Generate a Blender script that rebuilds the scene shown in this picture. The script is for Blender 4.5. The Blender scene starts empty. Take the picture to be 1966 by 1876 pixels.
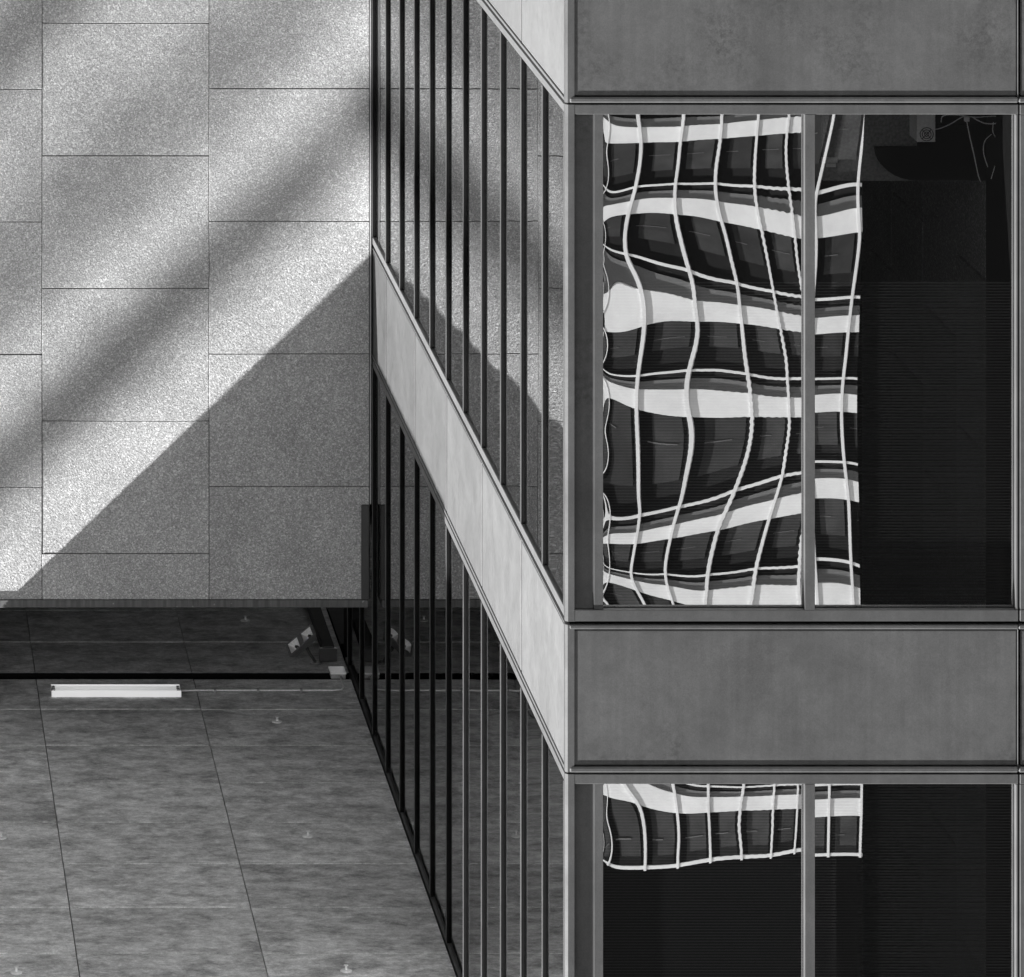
import bpy, bmesh, math, random
import numpy as np
from mathutils import Vector, Matrix
random.seed(7)

# ------------------------------------------------------------------ camera, sky, sun, exposure
# The photograph is printed upside down: the camera stands on the plaza, looks up at the
# facade and is rolled by 180 degrees.  X = to the right in the print, H = height above the eye,
# Z = depth.  World: x = -X, y = Z, z = H + EYE.
EYE = 1.6
F = 10000.0                      # focal length in pixels of a 1966 px wide print
VX, VY = -360.0, -1620.0         # vanishing point of the depth direction in that print
PW, PH_ = 1966.0, 1876.5
scene = bpy.context.scene
cam_d = bpy.data.cameras.new('camera'); cam = bpy.data.objects.new('camera', cam_d)
scene.collection.objects.link(cam); scene.camera = cam
cam.matrix_world = Matrix(((-1, 0, 0, 0), (0, 0, -1, 0), (0, -1, 0, EYE), (0, 0, 0, 1)))
cam_d.sensor_fit = 'HORIZONTAL'; cam_d.sensor_width = 36.0
cam_d.lens = 36.0 * F / PW
cam_d.shift_x = (PW / 2 - VX) / PW
cam_d.shift_y = -(PH_ / 2 - VY) / PW
cam_d.clip_start = 0.1; cam_d.clip_end = 3000

SUN = Vector((0.708, -0.190, 0.677)).normalized()     # towards the sun
world = bpy.data.worlds.new('World'); scene.world = world; world.use_nodes = True
wn, wl = world.node_tree.nodes, world.node_tree.links
bg = wn['Background']
sky = wn.new('ShaderNodeTexSky'); sky.sky_type = 'NISHITA'; sky.sun_disc = False; sky.air_density = 0.6; sky.dust_density = 0.5
sky.sun_elevation = math.asin(SUN.z); sky.sun_rotation = math.atan2(SUN.x, SUN.y)
sep = wn.new('ShaderNodeSeparateColor'); comb = wn.new('ShaderNodeCombineColor')
wl.new(sky.outputs[0], sep.inputs[0])
for i in range(3): wl.new(sep.outputs[0], comb.inputs[i])   # black-and-white film behind a red filter
wl.new(comb.outputs[0], bg.inputs[0]); bg.inputs[1].default_value = 0.05
sl = bpy.data.lights.new('sun', 'SUN'); sl.energy = 5.0; sl.angle = math.radians(0.53)
so = bpy.data.objects.new('sun', sl); scene.collection.objects.link(so)
so.rotation_euler = SUN.to_track_quat('Z', 'Y').to_euler(); so.location = SUN * 60
scene.view_settings.view_transform = 'Standard'; scene.view_settings.look = 'None'
scene.view_settings.exposure = 2.2; scene.view_settings.gamma = 1.0

# ------------------------------------------------------------------ helpers
COL = scene.collection
def PX(x, Z): return (x - VX) / F * Z
def PH(y, Z): return (y - VY) / F * Z
def W(X, Z, H): return Vector((-X, Z, H + EYE))

def tag(o, label=None, cat=None, group=None, kind=None):
    if label: o['label'] = label
    if cat: o['category'] = cat
    if group: o['group'] = group
    if kind: o['kind'] = kind
    return o
WPOS = {}
def wpos(o): return WPOS.get(o.name, Vector((0, 0, 0))) if o else Vector((0, 0, 0))
def empty(name, loc, label=None, cat=None, group=None):
    o = bpy.data.objects.new(name, None); COL.objects.link(o); o.location = loc
    o.empty_display_size = 0.2; WPOS[o.name] = Vector(loc)
    return tag(o, label, cat, group)
def put(name, me, loc, parent=None, mat=None):
    o = bpy.data.objects.new(name, me); COL.objects.link(o)
    if mat is not None and len(me.materials) == 0: me.materials.append(mat)
    loc = Vector(loc); o.location = loc - wpos(parent); o.parent = parent; WPOS[o.name] = loc
    return o
CACHE = {}
def box_mesh(sx, sy, sz, mat, bev):
    key = (round(sx, 4), round(sy, 4), round(sz, 4), mat.name, bev)
    if key in CACHE: return CACHE[key]
    bm = bmesh.new(); bmesh.ops.create_cube(bm, size=1)
    for v in bm.verts: v.co = Vector((v.co.x * sx, v.co.y * sy, v.co.z * sz))
    if bev: bmesh.ops.bevel(bm, geom=bm.edges[:], offset=bev, segments=1, affect='EDGES')
    me = bpy.data.meshes.new('box'); bm.to_mesh(me); bm.free(); me.materials.append(mat)
    CACHE[key] = me
    return me
def box(name, X0, X1, Z0, Z1, H0, H1, mat, parent=None, bev=0.0):
    me = box_mesh(X1 - X0, Z1 - Z0, H1 - H0, mat, bev)
    return put(name, me, W((X0 + X1) / 2, (Z0 + Z1) / 2, (H0 + H1) / 2), parent)
def bm_obj(name, bm, mat, parent=None, loc=None, smooth=False):
    me = bpy.data.meshes.new(name)
    loc = Vector(loc) if loc is not None else Vector((0, 0, 0))
    for v in bm.verts: v.co -= loc
    bmesh.ops.recalc_face_normals(bm, faces=bm.faces[:])
    bm.to_mesh(me); bm.free()
    if smooth:
        for p in me.polygons: p.use_smooth = True
    return put(name, me, loc, parent, mat)
def tube_bm(pts, r, seg=8, bm=None):
    """round tube along world points"""
    bm = bm or bmesh.new(); pts = [Vector(p) for p in pts]; rings = []
    for i, p in enumerate(pts):
        d = (pts[min(i + 1, len(pts) - 1)] - pts[max(i - 1, 0)]).normalized()
        a = d.cross(Vector((0.3, 0.5, 0.81))).normalized(); b = d.cross(a).normalized()
        rr = r[i] if isinstance(r, (list, tuple)) else r
        rings.append([bm.verts.new(p + (a * math.cos(t) + b * math.sin(t)) * rr)
                      for t in [2 * math.pi * k / seg for k in range(seg)]])
    for A, B in zip(rings, rings[1:]):
        for k in range(seg): bm.faces.new((A[k], A[(k + 1) % seg], B[(k + 1) % seg], B[k]))
    bm.faces.new(rings[0]); bm.faces.new(rings[-1][::-1])
    return bm
def add_box(bm, X0, X1, Z0, Z1, H0, H1):
    r = bmesh.ops.create_cube(bm, size=1)
    c = W((X0 + X1) / 2, (Z0 + Z1) / 2, (H0 + H1) / 2)
    for v in r['verts']: v.co = Vector((v.co.x * (X1 - X0), v.co.y * (Z1 - Z0), v.co.z * (H1 - H0))) + c
    return bm

# ------------------------------------------------------------------ materials (all neutral: black-and-white)
class M:
    def __init__(s, name, shift=False):
        s.shift = shift
        s.m = bpy.data.materials.new(name); s.m.use_nodes = True
        s.n, s.l = s.m.node_tree.nodes, s.m.node_tree.links
        s.p = s.n['Principled BSDF']
        s._pos = None
    def pos(s):
        if not s._pos:
            s._pos = s.n.new('ShaderNodeNewGeometry'); s._out = s._pos.outputs['Position']
            if s.shift:     # every panel is cut from another piece
                r = s.n.new('ShaderNodeObjectInfo'); k = s.n.new('ShaderNodeVectorMath'); k.operation = 'SCALE'
                k.inputs[0].default_value = (37.0, 91.0, 53.0); s.l.new(r.outputs['Random'], k.inputs['Scale'])
                a = s.n.new('ShaderNodeVectorMath'); a.operation = 'ADD'
                s.l.new(s._out, a.inputs[0]); s.l.new(k.outputs[0], a.inputs[1]); s._out = a.outputs[0]
        return s._out
    def mapped(s, sc):
        v = s.n.new('ShaderNodeVectorMath'); v.operation = 'MULTIPLY'
        s.l.new(s.pos(), v.inputs[0]); v.inputs[1].default_value = sc
        return v.outputs[0]
    def noise(s, scale, detail=2, rough=0.5, sc=(1, 1, 1), dist=0.0):
        t = s.n.new('ShaderNodeTexNoise'); t.inputs['Scale'].default_value = scale
        t.inputs['Detail'].default_value = detail; t.inputs['Roughness'].default_value = rough
        t.inputs['Distortion'].default_value = dist
        s.l.new(s.mapped(sc), t.inputs['Vector']); return t.outputs['Fac']
    def voro(s, scale, out='Color'):
        t = s.n.new('ShaderNodeTexVoronoi'); t.inputs['Scale'].default_value = scale
        s.l.new(s.pos(), t.inputs['Vector']); return t.outputs[out]
    def rng(s, x, a, b, c, d):
        t = s.n.new('ShaderNodeMapRange'); t.inputs[1].default_value = a; t.inputs[2].default_value = b
        t.inputs[3].default_value = c; t.inputs[4].default_value = d
        s.l.new(x, t.inputs[0]); return t.outputs[0]
    def math(s, op, a, b):
        t = s.n.new('ShaderNodeMath'); t.operation = op
        for i, v in enumerate((a, b)):
            if isinstance(v, (int, float)): t.inputs[i].default_value = v
            else: s.l.new(v, t.inputs[i])
        return t.outputs[0]
    def rand(s):
        return s.n.new('ShaderNodeObjectInfo').outputs['Random']
    def base(s, x):
        if isinstance(x, (int, float)): s.p.inputs['Base Color'].default_value = (x, x, x, 1)
        else: s.l.new(x, s.p.inputs['Base Color'])
    def rough(s, x):
        if isinstance(x, (int, float)): s.p.inputs['Roughness'].default_value = x
        else: s.l.new(x, s.p.inputs['Roughness'])
    def spec(s, v): s.p.inputs['Specular IOR Level'].default_value = v
    def metal(s, v): s.p.inputs['Metallic'].default_value = v
    def bump(s, h, dist, strength=1.0):
        b = s.n.new('ShaderNodeBump'); b.inputs['Distance'].default_value = dist
        b.inputs['Strength'].default_value = strength
        s.l.new(h, b.inputs['Height']); s.l.new(b.outputs[0], s.p.inputs['Normal'])
def flat(name, v, rough=0.6, spec=0.3, metal=0.0, grain=0.12):
    m = M(name); n = m.noise(60, 2)
    m.base(m.math('MULTIPLY', m.rng(n, 0.3, 0.7, 1 - grain, 1 + grain), v)); m.rough(rough); m.spec(spec); m.metal(metal)
    return m.m

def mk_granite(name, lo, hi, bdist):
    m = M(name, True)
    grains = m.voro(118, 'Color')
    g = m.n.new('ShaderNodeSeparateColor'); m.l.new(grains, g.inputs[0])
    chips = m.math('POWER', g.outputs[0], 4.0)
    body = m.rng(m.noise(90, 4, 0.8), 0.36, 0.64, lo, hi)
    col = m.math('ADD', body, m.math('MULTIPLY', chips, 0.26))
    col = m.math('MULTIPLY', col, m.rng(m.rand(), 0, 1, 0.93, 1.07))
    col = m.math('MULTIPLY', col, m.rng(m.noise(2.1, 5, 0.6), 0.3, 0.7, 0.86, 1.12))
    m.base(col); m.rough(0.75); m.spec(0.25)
    h = m.math('ADD', m.noise(76, 3, 0.7, dist=0.2), m.math('MULTIPLY', m.noise(190, 2, 0.6), 0.4))
    m.bump(h, bdist)
    return m.m
GRANITE = mk_granite('split_granite', 0.18, 0.41, 0.0044)
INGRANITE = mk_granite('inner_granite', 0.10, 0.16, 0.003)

def mk_bronze(name, v, lo=0.80, hi=1.18, rough=0.42, spec=0.45, metal=0.0, blotch=False, soft=False):
    m = M(name)
    big = m.rng(m.noise(1.6, 5, 0.65, dist=0.4), 0.33, 0.62, lo, 1.05)
    mott = m.rng(m.noise(16, 4, 0.7), 0.3, 0.7, 0.90, 1.08)
    streak = m.rng(m.noise(1.0, 4, 0.6, sc=(24, 24, 0.7)), 0.3, 0.7, 0.97 if soft else 0.92, 1.03 if soft else 1.08)
    fine = m.rng(m.noise(120, 4, 0.9), 0.3, 0.7, 0.78, 1.22)
    col = m.math('MULTIPLY', m.math('MULTIPLY', big, mott), m.math('MULTIPLY', streak, fine))
    col = m.math('MULTIPLY', col, m.rng(m.rand(), 0, 1, 0.95, 1.05))
    if blotch:      # tarnish: speckled patches that gather in clouds
        cl = m.rng(m.noise(1.1, 4, 0.6, dist=0.3), 0.50, 0.66, 0, 1)
        sp = m.rng(m.noise(26, 6, 0.8), 0.44, 0.60, 0, 1)
        col = m.math('MULTIPLY', col, m.rng(m.math('MULTIPLY', cl, sp), 0, 1, 1.0, 0.55))
    m.base(m.math('MULTIPLY', col, v)); m.spec(spec); m.metal(metal)
    m.rough(m.rng(m.noise(5, 4), 0.3, 0.7, rough - 0.08, rough + 0.08))
    return m.m
BRONZE = mk_bronze('weathered_bronze', 0.060, blotch=True)
BAND_FALLOFF = [mk_bronze('falloff_bronze', v, lo=0.88, soft=True) for v in (0.118, 0.106, 0.094, 0.083, 0.072, 0.058, 0.05)]  # light falloff along the side band painted in, panel by panel
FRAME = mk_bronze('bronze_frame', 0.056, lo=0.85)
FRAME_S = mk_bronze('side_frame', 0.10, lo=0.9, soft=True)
DARKFR = mk_bronze('dark_bronze', 0.045, lo=0.85)
BLACK = flat('black_gasket', 0.006, 0.9, 0.05)
MULL = flat('mullion_black', 0.014, 0.5, 0.3)
DARK = flat('dark_matte', 0.012, 0.9, 0.05)

def mk_soffit():
    m = M('stained_soffit', True)
    a = m.rng(m.noise(5.5, 9, 0.82, sc=(0.7, 1.0, 1), dist=0.1), 0.38, 0.60, 0.42, 1.08)
    b = m.rng(m.noise(26, 6, 0.85, sc=(0.6, 0.8, 1)), 0.32, 0.68, 0.72, 1.25)
    c = m.rng(m.noise(110, 3, 0.8), 0.3, 0.7, 0.80, 1.20)
    col = m.math('MULTIPLY', m.math('MULTIPLY', a, b), m.math('MULTIPLY', c, m.rng(m.rand(), 0, 1, 0.90, 1.08)))
    m.base(m.math('MULTIPLY', col, 0.70)); m.rough(0.8); m.spec(0.2)
    m.bump(m.noise(40, 3), 0.001)
    return m.m
SOFFIT = mk_soffit()
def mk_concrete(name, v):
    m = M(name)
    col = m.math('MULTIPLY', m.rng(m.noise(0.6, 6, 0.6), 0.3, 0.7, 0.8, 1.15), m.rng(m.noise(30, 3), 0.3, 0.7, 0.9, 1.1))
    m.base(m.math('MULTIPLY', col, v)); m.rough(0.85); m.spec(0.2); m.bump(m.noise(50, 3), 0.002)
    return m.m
ASPHALT = mk_concrete('plaza_paving', 0.26)
CONC = mk_concrete('concrete', 0.25)
BOUNCE_CUT = mk_concrete('dark_bounce_cut', 0.02)
SHADE_CONC = mk_concrete('gallery_shade_concrete', 0.012)  # shade of the recess put into a near-black colour
DCONC = mk_concrete('dark_concrete', 0.05)
def mk_cap():
    m = M('cap_metal')
    v = m.rng(m.noise(1, 4, 0.6, sc=(40, 1, 3)), 0.35, 0.7, 0.7, 1.3)
    d = m.rng(m.noise(26, 1), 0.70, 0.76, 0, 1.6)
    m.base(m.math('MULTIPLY', m.math('ADD', v, d), 0.10)); m.rough(0.6); m.spec(0.3)
    return m.m
CAP = mk_cap()
WHITE = flat('white_enamel', 0.88, 0.35, 0.5, grain=0.05)
TUBE = flat('tube_glass', 0.85, 0.2, 0.5, grain=0.02)
tp = TUBE.node_tree.nodes['Principled BSDF']; tp.inputs['Emission Color'].default_value = (1, 1, 1, 1); tp.inputs['Emission Strength'].default_value = 0.06  # weak glow added to lift the tubes to white
def mk_acrylic():
    m = M('white_acrylic'); n, l = m.n, m.l; n.remove(m.p)
    d = n.new('ShaderNodeBsdfDiffuse'); t = n.new('ShaderNodeBsdfTranslucent'); x = n.new('ShaderNodeMixShader')
    d.inputs[0].default_value = t.inputs[0].default_value = (.92, .92, .92, 1); x.inputs[0].default_value = 0.4
    e = n.new('ShaderNodeEmission'); e.inputs[1].default_value = 0.05; ad = n.new('ShaderNodeAddShader')   # weak glow added to whiten the diffuser
    l.new(d.outputs[0], x.inputs[1]); l.new(t.outputs[0], x.inputs[2]); l.new(x.outputs[0], ad.inputs[0]); l.new(e.outputs[0], ad.inputs[1]); l.new(ad.outputs[0], n['Material Output'].inputs[0])
    return m.m
ACRYLIC = mk_acrylic()
GREY = flat('grey_paint', 0.30, 0.5, 0.4)
MIDGREY = flat('mid_grey_paint', 0.14, 0.5, 0.4)
STEEL = flat('pipe_steel', 0.75, 0.4, 0.5)
PCGREY = flat('computer_grey', 0.75, 0.5, 0.4)
CABLE = flat('pale_cable', 0.85, 0.5, 0.3)
FABRIC = flat('grey_screen', 0.28, 0.9, 0.1, grain=0.3)
BLIND = flat('blind_slat', 0.035, 0.7, 0.1)
CHROME = flat('reflector_metal', 0.88, 0.35, 0.5, 0.0)

def mk_glass(name, refl, tint, wave=None, noise=0.0):
    m = M(name); n, l = m.n, m.l; n.remove(m.p)
    out = n['Material Output']
    gl = n.new('ShaderNodeBsdfGlossy'); gl.inputs['Roughness'].default_value = 0.0
    gl.inputs['Color'].default_value = (1, 1, 1, 1)
    tr = n.new('ShaderNodeBsdfTransparent'); tr.inputs[0].default_value = (tint, tint, tint, 1)
    mix = n.new('ShaderNodeMixShader')
    # coated glass: constant reflectance with a slightly dusty variation
    d = m.rng(m.noise(2.2, 5, 0.6, sc=(1, 1, 0.5)), 0.3, 0.7, refl * 0.94, refl * 1.06)
    l.new(d, mix.inputs[0]); l.new(tr.outputs[0], mix.inputs[1]); l.new(gl.outputs[0], mix.inputs[2])
    l.new(mix.outputs[0], out.inputs[0])
    if wave:
        at = n.new('ShaderNodeAttribute'); at.attribute_name = wave
        nv = n.new('ShaderNodeVectorMath'); nv.operation = 'NORMALIZE'
        l.new(at.outputs['Vector'], nv.inputs[0]); l.new(nv.outputs[0], gl.inputs['Normal'])
    elif noise:
        t = n.new('ShaderNodeTexNoise'); t.inputs['Scale'].default_value = 1.0; t.inputs['Detail'].default_value = 1
        l.new(m.mapped((1.4, 1.4, 0.5)), t.inputs['Vector'])
        s1 = n.new('ShaderNodeVectorMath'); s1.operation = 'SUBTRACT'; s1.inputs[1].default_value = (.5, .5, .5)
        l.new(t.outputs['Color'], s1.inputs[0])
        s2 = n.new('ShaderNodeVectorMath'); s2.operation = 'SCALE'; s2.inputs['Scale'].default_value = noise
        l.new(s1.outputs[0], s2.inputs[0])
        s3 = n.new('ShaderNodeVectorMath'); s3.operation = 'ADD'
        l.new(m._pos.outputs['Normal'], s3.inputs[0]); l.new(s2.outputs[0], s3.inputs[1])
        s4 = n.new('ShaderNodeVectorMath'); s4.operation = 'NORMALIZE'
        l.new(s3.outputs[0], s4.inputs[0]); l.new(s4.outputs[0], gl.inputs['Normal'])
    return m.m
GLASS_F = mk_glass('warped_front_glass', 0.55, 0.92, wave='wave')
GLASS_S = mk_glass('side_glass', 0.56, 0.25, noise=0.010)

# ------------------------------------------------------------------ key dimensions
ZF = 28.0                       # front face of the office wing
XS = PX(1085, ZF)               # its side face (4.046)
ZW = 37.67                      # granite wall plane
HS = 11.41                      # soffit height
BAY = 0.877
ZM = [28.02 + BAY * k for k in range(0, 14)]

# ------------------------------------------------------------------ ground
bm = bmesh.new()
bmesh.ops.create_grid(bm, x_segments=8, y_segments=8, size=900)
tag(bm_obj('ground', bm, ASPHALT), kind='structure')
tag(box('bounce_cutter', -26, 3.9, 20.0, 37.6, -EYE + 0.004, -EYE + 0.35, BOUNCE_CUT), kind='structure')  # unseen dark slab added to cut light bounced onto the soffit

# ------------------------------------------------------------------ granite wall
gw = empty('granite_wall', W(2, ZW, -EYE), 'rough speckled granite panel wall with diagonal sun and shadow', 'wall')
box('core', -6.0, 4.035, ZW + 0.032, ZW + 0.30, -EYE, 10.443, DCONC, gw)
cols = [(-1.964, -0.757, 44.9), (-0.755, 0.4516, 171.8), (0.4556, 1.6586, 171.8 + 127.3), (1.6626, 2.8666, 44.9), (2.8706, 4.030, 170.6)]
cols = [(-1.9634, -0.7574, 171.8), (-0.7534, 0.4506, 44.9), (0.4546, 1.6586, 171.8), (1.6626, 2.8666, 44.9), (2.8706, 4.026, 170.6)]
for X0, X1, y0 in cols:
    seams = [y0 + 254.6 * k for k in range(-1, 6)]
    edges = [s for s in seams if s < 1130]
    if 1151.5 - edges[-1] > 30: edges.append(1151.5)
    else: edges[-1] = 1151.5
    for a, b in zip(edges, edges[1:]):
        h0, h1 = PH(a, ZW) + 0.0025, PH(b, ZW) - 0.0025
        dz = random.uniform(-0.002, 0.002)
        box('granite_panel', X0, X1, ZW + dz, ZW + 0.03 + dz, h0, h1, GRANITE, gw, 0.0025)
box('cap', -6.0, PX(707, ZW - 0.02), ZW - 0.02, ZW + 0.33, PH(1152.4, ZW - .02), PH(1167, ZW - .02), CAP, gw, 0.004)
box('corner_post', PX(693.8, ZW - .02), PX(708.6, ZW - .02), ZW - 0.02, ZW - 0.004, PH(970, ZW - .02), PH(1151, ZW - .02), DARKFR, gw, 0.003)
box('edge_trim', 4.031, 4.040, ZW - 0.006, ZW + 0.03, 3.0, PH(968, ZW), GREY, gw)

# ------------------------------------------------------------------ canopy with soffit panels
XE, ZE = 0.395, 32.60
XE2, ZSTEP = 1.15, 37.40 - 0.866    # the canopy steps back towards the camera
# ------------------------------------------------------------------ gallery behind the wall
ga = empty('gallery', W(0, 41, -EYE), 'dark recess behind the granite wall cap', 'gallery')
box('floor_slab', -6, 4.035, ZW + 0.31, 44, 9.15, 9.35, SHADE_CONC, ga)
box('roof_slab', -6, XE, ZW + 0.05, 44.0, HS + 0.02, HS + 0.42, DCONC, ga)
box('end_wall', -6.3, -6.001, ZW + 0.01, 44.3, -EYE, HS + 0.4, SHADE_CONC, ga)
box('back_wall', -6, 4.035, 44.0, 44.3, -EYE, HS + 0.4, SHADE_CONC, ga)

ca = empty('canopy', W(2, 36, HS), 'flat canopy of stained grey panels with long straight joints', 'canopy')
box('slab', XE + 0.002, XS - 0.01, ZSTEP + 0.008, 44.3, HS + 0.045, HS + 0.45, CONC, ca)
box('slab', XE2 + 0.002, XS - 0.01, ZE + 0.02, ZSTEP + 0.007, HS + 0.045, HS + 0.45, CONC, ca)
zs = [37.40 - 0.866 * k for k in range(-8, 8)] + [ZE]
zs = sorted(z for z in zs if ZE <= z < 44 and abs(z - 39.132) > 0.01)
xs = [XE, 1.675, 2.855, XS - 0.008]
slot = (39.03, 39.165)
for a, b in zip(zs, zs[1:]):
    segs = [(a, b)]
    if a < slot[0] < b: segs = [(a, slot[0]), (slot[1], b)]
    for (p, q) in segs:
        if q - p < 0.02: continue
        for u, v in zip(xs, xs[1:]):
            dz = random.uniform(0, 0.003)
            if u == XE and q < ZSTEP + 0.1: u = XE2
            box('soffit_panel', u + 0.003, v - 0.003, p + 0.010, q - 0.010, HS + dz, HS + 0.03 + dz, SOFFIT, ca, 0.0015)
box('slot_liner', XE + .01, XS - 0.012, slot[0], slot[1], HS + 0.034, HS + 0.044, BLACK, ca)
box('slot_flange', XE + .01, XS - 0.012, slot[1] - 0.006, slot[1], HS - 0.003, HS + 0.0335, BLACK, ca)

# ------------------------------------------------------------------ office wing
ow = empty('office_wing', W(7, 33, -EYE), 'bronze clad office block with mirrored windows and horizontal metal bands', 'building')
XR = PX(1957, ZF)               # right joint of the corner bay on the front
XEND = 11.4                     # far end of the wing
ZB = 39.65
def side_strip(name, H0, H1, Z0, Z1, proud, mat, parent, bev=0.003):
    return box(name, XS - proud + 0.006, XS + 0.05, Z0, Z1, H0, H1, mat, parent, bev)
def front_strip(name, H0, H1, X0, X1, proud, mat, parent, bev=0.003):
    return box(name, X0, X1, ZF - proud + 0.006, ZF + 0.05, H0, H1, mat, parent, bev)
def chamfer(name, H0, H1, c, mat, parent):
    """corner cover strip with a 45 degree face"""
    bm = bmesh.new()
    pts = [(XS + 0.001, ZF + 0.05), (XS + 0.001, ZF + c), (XS + c, ZF + 0.001), (XS + 0.05, ZF + 0.001), (XS + 0.05, ZF + 0.05)]
    lo = [bm.verts.new(W(x, z, H0)) for x, z in pts]; hi = [bm.verts.new(W(x, z, H1)) for x, z in pts]
    bm.faces.new(lo); bm.faces.new(hi[::-1])
    for i in range(len(pts)):
        j = (i + 1) % len(pts); bm.faces.new((lo[i], lo[j], hi[j], hi[i]))
    return bm_obj(name, bm, mat, parent, W(XS, ZF, H0))

# bands between the storeys
for n in (-2, -1, 0, 1):
    o = n * 3.6
    b = box('spandrel', XS + 0.03, XEND, ZF + 0.03, ZF + 0.10, 7.86 + o, 8.72 + o, BLACK, ow)
    box('side_backing', XS + 0.03, XS + 0.12, ZF + 0.101, ZB, 7.86 + o, 8.72 + o, BLACK, b)
    box('floor_slab', 6.70, XEND, ZF + 0.101, ZB, 7.95 + o, 8.30 + o, DCONC, b)
    joints = [XS + 0.028, XR, XR + 2.5, XEND]
    for u, v in zip(joints, joints[1:]):
        front_strip('panel', 7.926 + o, 8.654 + o, u + 0.008, v - 0.012, 0.0, BRONZE, b, 0.006)
        front_strip('upper_trim', 7.897 + o, 7.920 + o, u - 0.004, v - 0.004, 0.010, FRAME, b, 0.006)
        front_strip('lower_trim', 8.660 + o, 8.690 + o, u - 0.004, v - 0.004, 0.012, FRAME, b, 0.008)
        front_strip('side_trim', 7.921 + o, 8.659 + o, v - 0.010, v - 0.0045, 0.006, FRAME, b, 0.001)
    # side: panels of two bays
    zj = [ZF + 0.03] + [ZM[k] for k in (2, 4, 6, 8, 10, 12)] + [ZB]
    for q, (u, v) in enumerate(zip(zj, zj[1:])):
        side_strip('panel', 7.915 + o, 8.664 + o, u + 0.022, v - 0.022, 0.0, BAND_FALLOFF[q], b, 0.003)
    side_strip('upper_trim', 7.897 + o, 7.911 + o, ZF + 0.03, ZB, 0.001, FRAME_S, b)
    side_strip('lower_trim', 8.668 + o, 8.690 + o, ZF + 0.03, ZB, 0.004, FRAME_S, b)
    chamfer('corner_strip', 7.897 + o, 8.690 + o, 0.014, FRAME, b)

# ---- warped front glass: pane bend taken from how the reflected grid runs in each pane
D_T, TH = 160.0, math.radians(25)
ZV0 = ZF + D_T
X0_T = PX(1655, ZV0)
DU = 1.143
def tower_px(u, H):
    X = X0_T + u * math.cos(TH); Zv = ZV0 - u * math.sin(TH)
    return X * F / Zv + VX, H * F / Zv + VY
def u_of_px(x):
    t = (x - VX) / F
    return (t * ZV0 - X0_T) / (math.cos(TH) + t * math.sin(TH))
H_BAND0 = PH(1552.4, ZV0 - u_of_px(1600) * math.sin(TH))
FLOOR_T = 3.51
H_ROOF = PH(1643.4, ZV0 - u_of_px(1600) * math.sin(TH))
H_RAIL = -0.89
def band_y(j, x, rail=False):
    H = H_ROOF if j < 0 else H_BAND0 - FLOOR_T * j + (H_RAIL if rail else 0)
    return tower_px(u_of_px(x), H)[1]
def zc(v): return v / 1.7954 / 1.2284
def cx(v): return (1320 + v / 1.7954) / 1.2284
def cy1(v): return (230 + v / 1.7954) / 1.2284
def cy2(v): return (850 + v / 1.7954) / 1.2284
def cy3(v): return (1430 + v / 1.7954) / 1.2284
FIN = lambda k: tower_px(-DU * k, 40)[0]
def obs(cyf, data): return [(cx(x), cyf(y)) for x, y in data]
UL_V = {   # fin index: observed points (upper left pane)
 6: obs(cy1, [(335,75),(350,200),(345,300),(328,400),(303,500),(290,600),(300,680),(335,760),(358,840)]) +
    obs(cy2, [(335,600),(340,650),(330,740),(315,850),(310,920),(340,990),(375,1055)]),
 5: obs(cy1, [(530,75),(515,200),(508,300),(497,400),(500,500),(520,600),(545,700),(570,800),(578,900),(588,1000),(575,1090)]) +
    obs(cy2, [(568,0),(548,100),(545,200),(560,300),(555,400),(535,500),(515,600),(485,700),(465,800),(455,900),(465,970),(492,1055)]),
 4: obs(cy1, [(690,75),(683,200),(670,300),(668,400),(683,500),(710,600),(732,700),(755,800),(765,900),(775,1000),(785,1090)]) +
    obs(cy2, [(788,0),(803,100),(812,200),(813,300),(797,400),(765,500),(725,600),(680,700),(655,800),(638,900),(630,1000),(625,1055)]),
 3: obs(cy1, [(847,75),(838,200),(833,300),(833,400),(845,500),(865,600),(885,700),(903,800),(920,900),(938,1000),(955,1090)]) +
    obs(cy2, [(960,0),(967,100),(972,200),(973,300),(960,400),(945,500),(915,600),(885,700),(860,800),(838,900),(825,1000),(815,1055)]),
 2: obs(cy1, [(978,75),(965,200),(968,300),(978,400),(990,500),(1000,600),(1010,700),(1025,800),(1037,870)]) +
    obs(cy2, [(1032,750),(1022,900),(1018,1000),(1025,1055)]),
}
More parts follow.
